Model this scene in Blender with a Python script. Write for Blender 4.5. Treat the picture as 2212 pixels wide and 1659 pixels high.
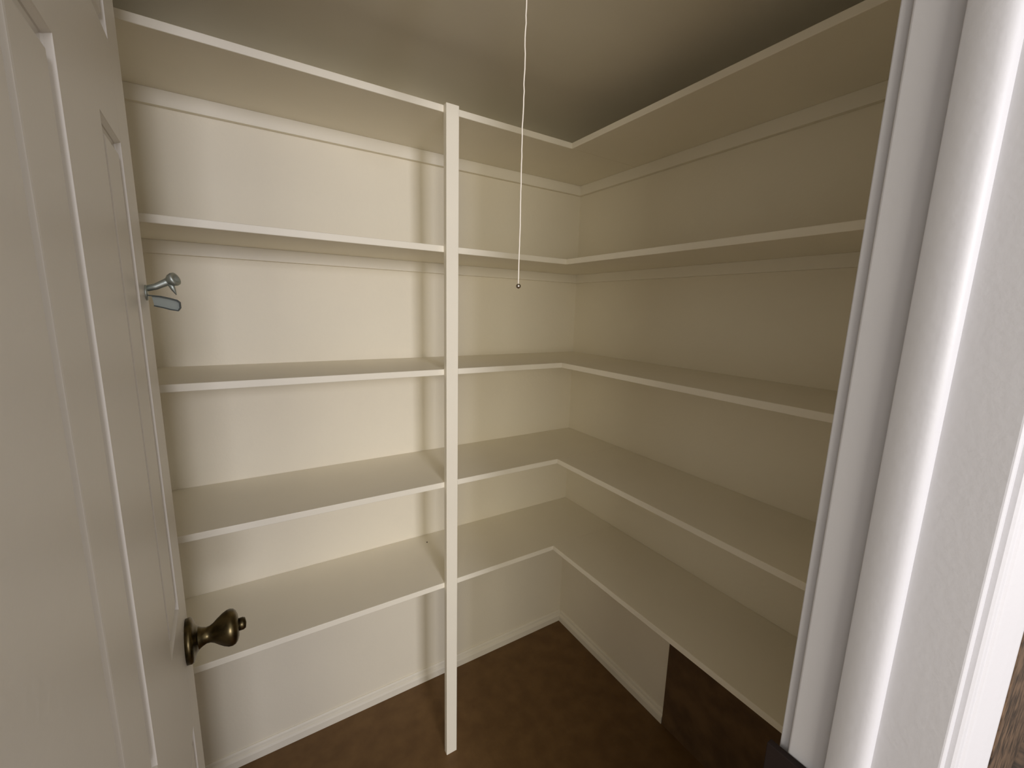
import bpy, bmesh, math, random
from mathutils import Vector, Matrix

for o in list(bpy.data.objects):
    bpy.data.objects.remove(o, do_unlink=True)
scene = bpy.context.scene
COL = scene.collection

# ------------------------------------------------------------------ camera
CZ = 1.527                                   # eye height above the pantry floor
cam_d = bpy.data.cameras.new('camera')
cam_d.sensor_fit = 'HORIZONTAL'
cam_d.sensor_width = 36.0
cam_d.lens = 36.0 * 911.5 / 2212.0
cam_d.clip_start = 0.01
cam = bpy.data.objects.new('camera', cam_d)
COL.objects.link(cam)
r_ax = Vector((0.8488, -0.5280, 0.0261))
f_ax = Vector((0.5240, 0.8338, -0.1737)).normalized()
r_ax = (r_ax - f_ax * r_ax.dot(f_ax)).normalized()
u_ax = r_ax.cross(f_ax)
m = Matrix((r_ax, u_ax, -f_ax)).transposed().to_4x4()
m.translation = Vector((0, 0, CZ))
cam.matrix_world = m
scene.camera = cam

# ------------------------------------------------------------------ world, lights, exposure
LA, LB, LW = 64.0, 46.0, 0.88
w = bpy.data.worlds.new('world')
scene.world = w
w.use_nodes = True
bg = w.node_tree.nodes['Background']
bg.inputs['Color'].default_value = (1.0, 0.955, 0.90, 1)
bg.inputs['Strength'].default_value = LW

def area(name, loc, target, sx, sy, power, col):
    l = bpy.data.lights.new(name, 'AREA')
    l.shape = 'RECTANGLE'
    l.size = sx
    l.size_y = sy
    l.energy = power
    l.color = col
    o = bpy.data.objects.new(name, l)
    COL.objects.link(o)
    o.location = loc
    o.rotation_euler = (Vector(target) - Vector(loc)).to_track_quat('-Z', 'Y').to_euler()
    return o
# main light: daylight from the window of the room in front of the pantry
area('window_daylight', (0.09, -3.2, CZ + 0.46), (0.42, 1.3, CZ + 0.1), 0.60, 1.0, LA, (0.99, 0.99, 1.10))
area('side_fill_light', (-1.15, -2.9, CZ + 0.10), (0.6, 0.7, CZ - 0.05), 1.4, 1.2, LB, (1.0, 0.94, 0.82))  # added warm fill from the left, no window there, lifts the right wall

vs = scene.view_settings
vs.view_transform = 'Standard'
vs.look = 'None'
vs.gamma = 1.0
vs.use_curve_mapping = False
vs.exposure = 0.0

# ------------------------------------------------------------------ materials
MATS = {}
def mat(name, col, rough=0.55, metal=0.0, var=0.0, scale=6.0, bump=0.0, bscale=60.0, spec=0.5, col2=None, detail=4.0):
    if name in MATS:
        return MATS[name]
    mt = bpy.data.materials.new(name)
    mt.use_nodes = True
    nt = mt.node_tree
    b = nt.nodes['Principled BSDF']
    b.inputs['Base Color'].default_value = (*col, 1)
    b.inputs['Roughness'].default_value = rough
    b.inputs['Metallic'].default_value = metal
    b.inputs['Specular IOR Level'].default_value = spec
    tc = nt.nodes.new('ShaderNodeTexCoord')
    geo = nt.nodes.new('ShaderNodeNewGeometry')
    if var > 0 or col2 is not None:
        n = nt.nodes.new('ShaderNodeTexNoise')
        n.inputs['Scale'].default_value = scale
        n.inputs['Detail'].default_value = detail
        nt.links.new(geo.outputs['Position'], n.inputs['Vector'])
        cr = nt.nodes.new('ShaderNodeValToRGB')
        c2 = col2 if col2 is not None else tuple(c * (1 - var) for c in col)
        cr.color_ramp.elements[0].position = 0.35
        cr.color_ramp.elements[0].color = (*c2, 1)
        cr.color_ramp.elements[1].position = 0.65
        cr.color_ramp.elements[1].color = (*col, 1)
        nt.links.new(n.outputs['Fac'], cr.inputs['Fac'])
        nt.links.new(cr.outputs['Color'], b.inputs['Base Color'])
    if bump > 0:
        n2 = nt.nodes.new('ShaderNodeTexNoise')
        n2.inputs['Scale'].default_value = bscale
        n2.inputs['Detail'].default_value = 3.0
        nt.links.new(geo.outputs['Position'], n2.inputs['Vector'])
        bp = nt.nodes.new('ShaderNodeBump')
        bp.inputs['Strength'].default_value = bump
        bp.inputs['Distance'].default_value = 0.002
        nt.links.new(n2.outputs['Fac'], bp.inputs['Height'])
        nt.links.new(bp.outputs['Normal'], b.inputs['Normal'])
    MATS[name] = mt
    return mt

CREAM = mat('cream_wall_paint', (0.92, 0.85, 0.685), 0.62, var=0.03, scale=3.0, bump=0.25, bscale=90, spec=0.3)
SHELF = mat('cream_shelf_paint', (0.92, 0.86, 0.715), 0.5, var=0.03, scale=4.0, bump=0.15, bscale=50, spec=0.4)
TRIM = mat('white_trim_paint', (0.64, 0.635, 0.655), 0.42, var=0.02, scale=7.0, bump=0.10, bscale=150, spec=0.4)
DOORP = mat('white_door_paint', (0.70, 0.66, 0.60), 0.40, var=0.03, scale=4.0, bump=0.12, bscale=140, spec=0.5)
CEIL = mat('ceiling_paint', (0.90, 0.85, 0.72), 0.8, var=0.02, bump=0.05, bscale=120)
FLOOR = mat('brown_floor', (0.180, 0.100, 0.037), 0.55, scale=16.0, col2=(0.140, 0.075, 0.027), bump=0.25, bscale=110, spec=0.3, detail=9.0)
BOARD = mat('brown_hardboard', (0.165, 0.098, 0.046), 0.7, scale=14.0, col2=(0.105, 0.062, 0.032), spec=0.2)
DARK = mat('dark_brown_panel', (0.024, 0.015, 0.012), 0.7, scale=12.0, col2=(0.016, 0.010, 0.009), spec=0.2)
BRASS = mat('aged_brass', (0.15, 0.115, 0.055), 0.34, 1.0, scale=60, col2=(0.07, 0.055, 0.028))
STEEL = mat('grey_metal', (0.40, 0.43, 0.39), 0.5, 0.85)
STEELW = mat('dull_zinc', (0.27, 0.29, 0.255), 0.7, 0.3)
STEELD = mat('dark_metal_rim', (0.045, 0.05, 0.045), 0.6, 0.7)
CHROME = mat('bead_metal', (0.55, 0.50, 0.44), 0.12, 1.0)
CORD = mat('cord_cotton', (0.86, 0.80, 0.70), 0.9)
PORC = mat('white_porcelain', (0.8, 0.78, 0.74), 0.2)
GLASSB = mat('bulb_frosted', (0.85, 0.85, 0.82), 0.25)
GRANITE = mat('brown_granite', (0.16, 0.10, 0.06), 0.35, scale=70, col2=(0.02, 0.014, 0.010), detail=8.0)
CAB = mat('brown_cabinet', (0.16, 0.09, 0.05), 0.5, var=0.2, scale=10)
CRUMB = mat('dark_crumb', (0.02, 0.015, 0.01), 0.8)

# ------------------------------------------------------------------ helpers
def link(name, bm, material, parent=None, base=None, bevel=0.0, smooth=False, segs=2):
    """one mesh object; vertices are given in world space, stored relative to base"""
    if base is None:
        base = Vector(parent['_b']) if parent is not None and '_b' in parent else Vector((0, 0, 0))
    bmesh.ops.recalc_face_normals(bm, faces=bm.faces)
    if bevel > 0:
        es = [e for e in bm.edges if len(e.link_faces) == 2 and e.calc_face_angle(0) > 0.5]
        bmesh.ops.bevel(bm, geom=es, offset=bevel, segments=segs, profile=0.5, affect='EDGES')
    for v in bm.verts:
        v.co -= Vector(base)
    me = bpy.data.meshes.new(name)
    bm.to_mesh(me)
    bm.free()
    me.materials.append(material)
    if smooth:
        for p in me.polygons:
            p.use_smooth = True
    o = bpy.data.objects.new(name, me)
    COL.objects.link(o)
    if parent is not None:
        o.parent = parent
    else:
        o.location = base
    return o

def thing(name, loc, label=None, cat=None, group=None, kind=None):
    o = bpy.data.objects.new(name, None)
    o.empty_display_size = 0.05
    COL.objects.link(o)
    o.location = loc
    o['_b'] = [float(c) for c in loc]
    tag(o, label, cat, group, kind)
    return o

def tag(o, label=None, cat=None, group=None, kind=None):
    if label: o['label'] = label
    if cat: o['category'] = cat
    if group: o['group'] = group
    if kind: o['kind'] = kind
    return o

def box(bm, x0, x1, y0, y1, z0, z1):
    vs_ = [bm.verts.new((x, y, z)) for x in (x0, x1) for y in (y0, y1) for z in (z0, z1)]
    for q in ((0, 1, 3, 2), (4, 6, 7, 5), (0, 4, 5, 1), (2, 3, 7, 6), (0, 2, 6, 4), (1, 5, 7, 3)):
        bm.faces.new([vs_[i] for i in q])
    return vs_

def boxbm(*a):
    bm = bmesh.new()
    box(bm, *a)
    return bm

def prism(pts, z0, z1, fn=lambda a, b, c: (a, b, c)):
    """polygon (a,b) extruded in c"""
    bm = bmesh.new()
    lo = [bm.verts.new(fn(a, b, z0)) for a, b in pts]
    hi = [bm.verts.new(fn(a, b, z1)) for a, b in pts]
    n = len(pts)
    bm.faces.new(lo)
    bm.faces.new(hi[::-1])
    for i in range(n):
        bm.faces.new((lo[i], lo[(i + 1) % n], hi[(i + 1) % n], hi[i]))
    return bm

def lathe(prof, origin, axis, seg=40, bm=None):
    """prof: (distance along axis, radius)"""
    bm = bm or bmesh.new()
    ax = Vector(axis).normalized()
    t = ax.orthogonal().normalized()
    s = ax.cross(t)
    rings = []
    for d, r in prof:
        c = Vector(origin) + ax * d
        if r < 1e-6:
            rings.append([bm.verts.new(c)])
        else:
            rings.append([bm.verts.new(c + (t * math.cos(2 * math.pi * k / seg) + s * math.sin(2 * math.pi * k / seg)) * r) for k in range(seg)])
    for a, b in zip(rings, rings[1:]):
        for k in range(seg):
            k2 = (k + 1) % seg
            if len(a) == 1 and len(b) == 1:
                continue
            if len(a) == 1:
                bm.faces.new((a[0], b[k], b[k2]))
            elif len(b) == 1:
                bm.faces.new((a[k], a[k2], b[0]))
            else:
                bm.faces.new((a[k], a[k2], b[k2], b[k]))
    return bm

def tube(path, rad, seg=12, bm=None):
    bm = bm or bmesh.new()
    path = [Vector(q) for q in path]
    rads = rad if isinstance(rad, (list, tuple)) else [rad] * len(path)
    rings = []
    ref = None
    for i, q in enumerate(path):
        d = (path[min(i + 1, len(path) - 1)] - path[max(i - 1, 0)]).normalized()
        if ref is None:
            ref = d.orthogonal().normalized()
        t = (ref - d * ref.dot(d)).normalized()
        ref = t
        s = d.cross(t)
        rings.append([bm.verts.new(q + (t * math.cos(2 * math.pi * k / seg) + s * math.sin(2 * math.pi * k / seg)) * rads[i]) for k in range(seg)])
    for a, b in zip(rings, rings[1:]):
        for k in range(seg):
            bm.faces.new((a[k], a[(k + 1) % seg], b[(k + 1) % seg], b[k]))
    bm.faces.new(rings[0][::-1])
    bm.faces.new(rings[-1])
    return bm

# ------------------------------------------------------------------ room shell
YF, YB = 1.150, 1.462          # front of the back shelves, back wall
XF, XR = 0.926, 1.237          # front of the right shelves, right wall
XL = -0.50                     # left wall of the pantry, behind the door
YW0, YW1 = 0.0565, 0.1717      # outer and inner face of the front wall
XJ0, XJ1 = -0.130, 0.500       # door opening between the jambs
ZD = 2.145                     # head of the opening
ZC = 2.195                     # ceiling

def structure(name, bm, material, label, cat, **k):
    return tag(link(name, bm, material, **k), label, cat, kind='structure')

structure('floor', boxbm(-3.0, 3.2, -3.2, YB + 0.1, -0.05, 0.0), FLOOR, 'dark brown floor of the pantry', 'floor')
structure('wall_back', boxbm(XL - 0.1, XR + 0.1, YB, YB + 0.1, 0, ZC), CREAM, 'cream painted pantry wall behind the post', 'wall')
structure('wall_right', boxbm(XR, XR + 0.1, YW0, YB, 0, ZC), CREAM, 'cream painted pantry wall on the right', 'wall')
structure('wall_left', boxbm(XL - 0.1, XL, YW0, YB, 0, ZC), CREAM, 'cream painted wall hidden behind the open door', 'wall')
bm = bmesh.new()
box(bm, -3.0, XJ0 - 0.019, YW0, YW1, 0, ZC)
box(bm, XJ1 + 0.019, 3.2, YW0, YW1, 0, ZC)
box(bm, XJ0 - 0.019, XJ1 + 0.019, YW0, YW1, ZD + 0.019, ZC)
structure('wall_front', bm, CREAM, 'wall around the pantry doorway', 'wall')
structure('ceiling', boxbm(XL - 0.1, XR + 0.1, YW0, YB + 0.1, ZC, ZC + 0.08), CEIL, 'plain ceiling above the pantry shelves', 'ceiling')

# baseboards with a small rounded cap
bp = [(0, 0), (0.014, 0), (0.014, 0.026), (0.011, 0.033), (0.0065, 0.036), (0.0060, 0.046), (0.003, 0.052), (0, 0.052)]
structure('baseboard_back', prism(bp, XL, XR, lambda a, b, c: (c, YB - a, b)), SHELF, 'low cream baseboard along the back wall', 'baseboard')
YBRD = 0.826
structure('baseboard_right', prism(bp, YBRD, YB - 0.015, lambda a, b, c: (XR - a, c, b)), SHELF, 'low cream baseboard along the right wall', 'baseboard')

# door frame: jambs, stops, casings
def jamb(side):
    name = 'trim_1' if side > 0 else 'trim_2'
    X = XJ1 if side > 0 else XJ0
    s = side
    t = thing(name, (X, YW0, 0), 'white door jamb to the right of the doorway' if s > 0 else 'white door jamb on the hinge side of the door', 'door frame', kind='structure')
    link('jamb_board', boxbm(min(X, X + s * 0.019), max(X, X + s * 0.019), YW0, YW1, 0, ZD), TRIM, t, bevel=0.0022, segs=3)
    sp = [(0.0, 0.1335), (-0.0105, 0.1335), (-0.0110, 0.1328), (-0.0110, 0.1160), (-0.0108, 0.1120), (-0.0102, 0.1085), (-0.0090, 0.1058),
          (-0.0072, 0.1035), (-0.0050, 0.1020), (-0.0022, 0.1012), (0.0, 0.1010)]
    so = link('door_stop', prism([(X + s * q, y) for q, y in sp], 0, ZD - 0.011), TRIM, t)
    for p in so.data.polygons:
        p.use_smooth = True
    so.data.set_sharp_from_angle(angle=math.radians(40))
    # outer casing
    pr = [(0.012, 0.0565), (0.012, 0.0530), (0.0135, 0.0510), (0.016, 0.0503), (0.026, 0.0497), (0.0275, 0.0480), (0.030, 0.0470),
          (0.052, 0.0405), (0.064, 0.0374), (0.069, 0.0372), (0.0715, 0.0385), (0.0715, 0.0565)]
    link('outer_casing', prism([(X + s * q, y) for q, y in pr], 0, ZD + 0.07), TRIM, t)
    # inner casing
    a, b = sorted((X + s * 0.0053, X + s * 0.062))
    link('inner_casing', boxbm(a, b, YW1, YW1 + 0.0105, 0, ZD + 0.06), TRIM, t, bevel=0.0012)
    return t
jamb(1)
jamb(-1)
t = thing('trim_3', (XJ0, YW0, ZD), 'white head jamb above the doorway', 'door frame', kind='structure')
link('jamb_board', boxbm(XJ0 - 0.019, XJ1 + 0.019, YW0, YW1, ZD, ZD + 0.019), TRIM, t)
link('door_stop', boxbm(XJ0, XJ1, 0.0990, 0.1335, ZD - 0.011, ZD), TRIM, t)
link('outer_casing', boxbm(XJ0 - 0.0715, XJ1 + 0.0715, 0.0385, YW0, ZD + 0.07, ZD + 0.12), TRIM, t)

# ------------------------------------------------------------------ shelves
ZT = [CZ + 0.531, CZ + 0.1714, CZ - 0.1786, CZ - 0.5314, CZ - 0.876]
TH = 0.0178
ORD = ['topmost', 'second', 'middle', 'fourth', 'lowest']
LAB = ['topmost cream corner shelf, its dark underside seen from below',
       'second cream corner shelf from the top, just above the cord bead',
       'middle cream corner shelf, third of five, at about eye level',
       'fourth cream corner shelf from the top, seen from above',
       'lowest cream corner shelf, above the bare floor']
for i, z in enumerate(ZT):
    t = thing('corner_shelf', (XR, YB, z - TH), LAB[i], 'shelf', 'cream corner shelves of the pantry')
    link('shelf_board', boxbm(XL, XR, YF, YB, z - TH, z), SHELF, t, bevel=0.0016)
    link('shelf_board', boxbm(XF, XR, YW1, YF, z - TH, z), SHELF, t, bevel=0.0016)
    h = 0.0375 if i == 0 else 0.034
    link('cleat', boxbm(XL, XR, YB - 0.0155, YB, z - TH - h, z - TH), SHELF, t, bevel=0.001)
    link('cleat', boxbm(XR - 0.0155, XR, YW1, YB - 0.0155, z - TH - h, z - TH), SHELF, t, bevel=0.001)

p_ = link('shelf_post', boxbm(0.4845, 0.5215, YF - 0.019, YF, 0, ZT[0] - 0.0005), SHELF, base=Vector((0.503, YF - 0.01, 0)), bevel=0.0012)
tag(p_, 'narrow cream post standing on the floor against the shelf fronts', 'post')

# ------------------------------------------------------------------ panelled door, swung into the pantry
TH_D = math.radians(92.3)
DV = Vector((math.cos(TH_D), math.sin(TH_D), 0))
DN = Vector((math.sin(TH_D), -math.cos(TH_D), 0))
DC = -0.0865
def D(u, wv, z):
    return DN * (DC + wv) + DV * u + Vector((0, 0, z))
U0, U1 = 0.205, 0.822
AN, AF, BN, BF = 0.365, 0.479, 0.628, 0.740       # panel openings, near column and far column
ZB, ZTOP = 0.012, 2.138
ZR = [(ZB, 0.215), (0.865, CZ - 0.455), (CZ + 0.190, CZ + 0.303), (2.030, ZTOP)]
TD = 0.035
base = D(U0, -TD, 0)
door = thing('door_1', base, 'white six-panel door standing open into the pantry', 'door', kind='structure')
def dbox(name, u0, u1, z0, z1, w0=-TD, w1=0.0, parent=door, material=DOORP, bevel=0.0):
    bm = bmesh.new()
    vv = box(bm, u0, u1, w0, w1, z0, z1)
    for v in vv:
        v.co = D(v.co.x, v.co.y, v.co.z)
    return link(name, bm, material, parent, bevel=bevel, base=base)
dbox('stile', U0, AN, ZB, ZTOP)
dbox('stile', BF, U1, ZB, ZTOP, bevel=0.0015)
for z0, z1 in ZR:
    dbox('rail', AN, BF, z0, z1)
for (a0, a1), (b0, b1) in zip(ZR, ZR[1:]):
    dbox('mullion', AF, BN, a1, b0)
PROF = [(0.0, 0.0), (0.0006, -0.0010), (0.0034, -0.0046), (0.0036, -0.0060), (0.0062, -0.0080), (0.0130, -0.0080), (0.0140, -0.0074), (0.0185, -0.0012), (0.0205, -0.0008)]
for (a0, a1), (b0, b1) in zip(ZR, ZR[1:]):
    for u0, u1 in ((AN, AF), (BN, BF)):
        bm = bmesh.new()
        rings = []
        for ins, dep in PROF:
            rings.append([bm.verts.new(D(uu, dep, zz)) for uu, zz in ((u0 + ins, a1 + ins), (u1 - ins, a1 + ins), (u1 - ins, b0 - ins), (u0 + ins, b0 - ins))])
        for q, s in zip(rings, rings[1:]):
            for k in range(4):
                bm.faces.new((q[k], q[(k + 1) % 4], s[(k + 1) % 4], s[k]))
        bm.faces.new(rings[-1])
        bk = [bm.verts.new(D(uu, -TD + 0.004, zz)) for uu, zz in ((u0, a1), (u1, a1), (u1, b0), (u0, b0))]
        bm.faces.new(bk[::-1])
        for k in range(4):
            bm.faces.new((rings[0][k], bk[k], bk[(k + 1) % 4], rings[0][(k + 1) % 4]))
        link('panel', bm, DOORP, door, base=base)
# knob with rose and thumb turn
ku, kz = 0.780, CZ - 0.540
ko = D(ku, 0, kz)
knob = link('door_knob', lathe([(0.010, 0.0), (0.010, 0.0190), (0.016, 0.0175), (0.021, 0.0145), (0.026, 0.0125), (0.031, 0.0128), (0.036, 0.0155), (0.042, 0.0205), (0.049, 0.0255), (0.055, 0.0285), (0.060, 0.0292), (0.0645, 0.0278), (0.068, 0.0240), (0.0705, 0.0170), (0.0715, 0.0)], ko, DN), BRASS, door, base=base, smooth=True)
tag(knob, 'aged brass door knob')
def sub(name, bm, material, parent, smooth=False, bevel=0.0):
    o = link(name, bm, material, parent, base=base, smooth=smooth, bevel=bevel)
    return o
sub('rose', lathe([(0.0, 0.0), (0.0, 0.0345), (0.0055, 0.0350), (0.0085, 0.0335), (0.0105, 0.0280), (0.0130, 0.0215), (0.0155, 0.0185), (0.0155, 0.0)], ko, DN), BRASS, knob, True)
sub('turn_button', lathe([(0.069, 0.0), (0.069, 0.0100), (0.077, 0.0102), (0.0805, 0.0085), (0.0820, 0.0)], ko, DN, 20), BRASS, knob, True)
# double hook near the edge of the door
hu, hz = 0.800, CZ
hk = link('hook', (lambda b: b)(tube([D(hu, 0.001, hz + 0.016), D(hu, 0.012, hz + 0.019), D(hu, 0.022, hz + 0.0245), D(hu, 0.029, hz + 0.0285)], [0.0042, 0.0044, 0.0050, 0.0056], 14)), STEEL, door, base=base, smooth=True)
tag(hk, 'grey metal double hook with a round end')
lathe_head = lathe([(0.0, 0.0), (0.0, 0.0058), (0.004, 0.0085), (0.008, 0.0095), (0.011, 0.0090), (0.0112, 0.0066), (0.0070, 0.0040), (0.0070, 0.0)], D(hu, 0.027, hz + 0.0275), (DN * 0.82 - DV * 0.45 + Vector((0, 0, 0.35))), 24)
sub('hook_head', lathe_head, STEEL, hk, True)
sub('barb', lathe([(0.0, 0.0), (0.0, 0.0042), (0.010, 0.0030), (0.0185, 0.0006), (0.019, 0.0)], D(hu, 0.028, hz + 0.026), (DN * 0.35 + Vector((0, 0, -1))), 12), STEEL, hk, True)
# lower prong: a flat strap bent into a loop
def strap(path, width, thick):
    bm = bmesh.new()
    rows = []
    n = len(path)
    for i, (a, b) in enumerate(path):
        a0, b0 = path[max(i - 1, 0)]
        a1, b1 = path[min(i + 1, n - 1)]
        dx, dz = a1 - a0, b1 - b0
        L = math.hypot(dx, dz) or 1
        nx, nz = -dz / L * thick / 2, dx / L * thick / 2
        rows.append([bm.verts.new(D(hu + su * width / 2, a + sn * nx, hz + b + sn * nz)) for su, sn in ((-1, -1), (1, -1), (1, 1), (-1, 1))])
    for q, s in zip(rows, rows[1:]):
        for k in range(4):
            bm.faces.new((q[k], q[(k + 1) % 4], s[(k + 1) % 4], s[k]))
    bm.faces.new(rows[0][::-1])
    bm.faces.new(rows[-1])
    return bm
lp = [(0.001, 0.0065), (0.015, 0.0055), (0.026, 0.0030), (0.034, 0.0005), (0.0372, -0.0025), (0.0372, -0.0105), (0.0345, -0.0145), (0.026, -0.0130), (0.018, -0.0105), (0.008, -0.0080)]
lo = sub('lower_prong', strap(lp, 0.016, 0.0016), STEELD, hk)
bm = prism([(a, b) for a, b in lp if a > 0.005] + [(0.006, 0.0055)], hu - 0.0015, hu + 0.0015, lambda a, b, c: D(c, a, hz + b))
sub('prong_web', bm, STEELW, hk)
sub('hook_plate', (lambda bm: bm)(lathe([(0.0, 0.0), (0.0, 0.011), (0.002, 0.0105), (0.0025, 0.0)], D(hu, 0, hz + 0.010), DN, 24)), STEEL, hk, True)
# hinges on the near edge of the door
for zz in (0.25, 1.05, 1.90):
    sub('hinge', lathe([(0, 0), (0, 0.006), (0.09, 0.006), (0.09, 0)], D(U0 - 0.008, -TD - 0.004, zz), (0, 0, 1), 14), BRASS, door, True)

# ------------------------------------------------------------------ ceiling light with pull cord
CX, CY = 0.3842, 0.60
t = thing('pull_cord_light', (CX, CY, ZC), 'thin white pull cord with a shiny bead, hanging from the ceiling light', 'pull cord')
link('lamp_base', lathe([(0, 0), (0, 0.058), (0.012, 0.058), (0.022, 0.050), (0.030, 0.030), (0.055, 0.024), (0.055, 0)], (CX - 0.045, CY, ZC), (0, 0, -1), 32), PORC, t, smooth=True)
link('bulb', lathe([(0.050, 0), (0.050, 0.014), (0.070, 0.016), (0.095, 0.027), (0.120, 0.030), (0.140, 0.024), (0.152, 0.010), (0.154, 0)], (CX - 0.045, CY, ZC), (0, 0, -1), 24), GLASSB, t, smooth=True)
random.seed(4)
zb = CZ + 0.0412
pts = []
N = 60
ox = oy = 0.0
for i in range(N + 1):
    k = i / N
    z = ZC - 0.012 + (zb - ZC + 0.012) * k
    amp = 0.0007 * math.sin(math.pi * k)
    ox = 0.7 * ox + random.uniform(-1, 1) * amp
    oy = 0.7 * oy + random.uniform(-1, 1) * amp
    pts.append((CX + ox, CY + oy, z))
link('pull_cord', tube(pts, 0.0010, 8), CORD, t, smooth=True)
link('bead', lathe([(-0.0042, 0), (-0.0040, 0.0012), (-0.0030, 0.0030), (-0.0012, 0.0041), (0.0008, 0.0042), (0.0026, 0.0034), (0.0038, 0.0018), (0.0043, 0)], (CX, CY, zb - 0.003), (0, 0, -1), 24), CHROME, t, smooth=True)

# ------------------------------------------------------------------ loose things
b_ = link('brown_board', boxbm(XR - 0.012, XR - 0.0005, YW1 + 0.012, YBRD - 0.001, 0, ZT[4] - TH - 0.036), BOARD, base=Vector((XR - 0.006, 0.5, 0)), bevel=0.001)
tag(b_, 'dark brown board standing against the right wall under the lowest shelf', 'board')
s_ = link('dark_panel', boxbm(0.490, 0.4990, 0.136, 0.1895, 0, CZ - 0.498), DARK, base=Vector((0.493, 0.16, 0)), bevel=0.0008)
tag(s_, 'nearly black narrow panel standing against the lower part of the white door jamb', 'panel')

# counter beside the doorway, in the outer room
t = thing('kitchen_counter', (0.90, -0.25, 0), 'brown speckled stone counter just outside the doorway, at the right edge', 'counter')
link('counter_cabinet', boxbm(0.58, 1.9, -0.53, YW0, 0.0, 0.876), CAB, t)
link('counter_top', boxbm(0.575, 1.9, -0.56, YW0, 0.876, 0.914), GRANITE, t, bevel=0.004)
link('backsplash', boxbm(0.574, 1.9, 0.0365, YW0, 0.914, 1.37), GRANITE, t, bevel=0.002)

# a crumb on the lowest shelf
c_ = link('crumb', lathe([(0, 0), (0.0, 0.002), (0.0015, 0.0025), (0.0025, 0.001), (0.0026, 0)], (0.522, 1.405, ZT[4]), (0, 0, 1), 8), CRUMB, base=Vector((0.522, 1.405, ZT[4])))
tag(c_, 'tiny dark crumb on the lowest shelf behind the post', 'crumb')

for o in bpy.data.objects:
    if '_b' in o:
        del o['_b']
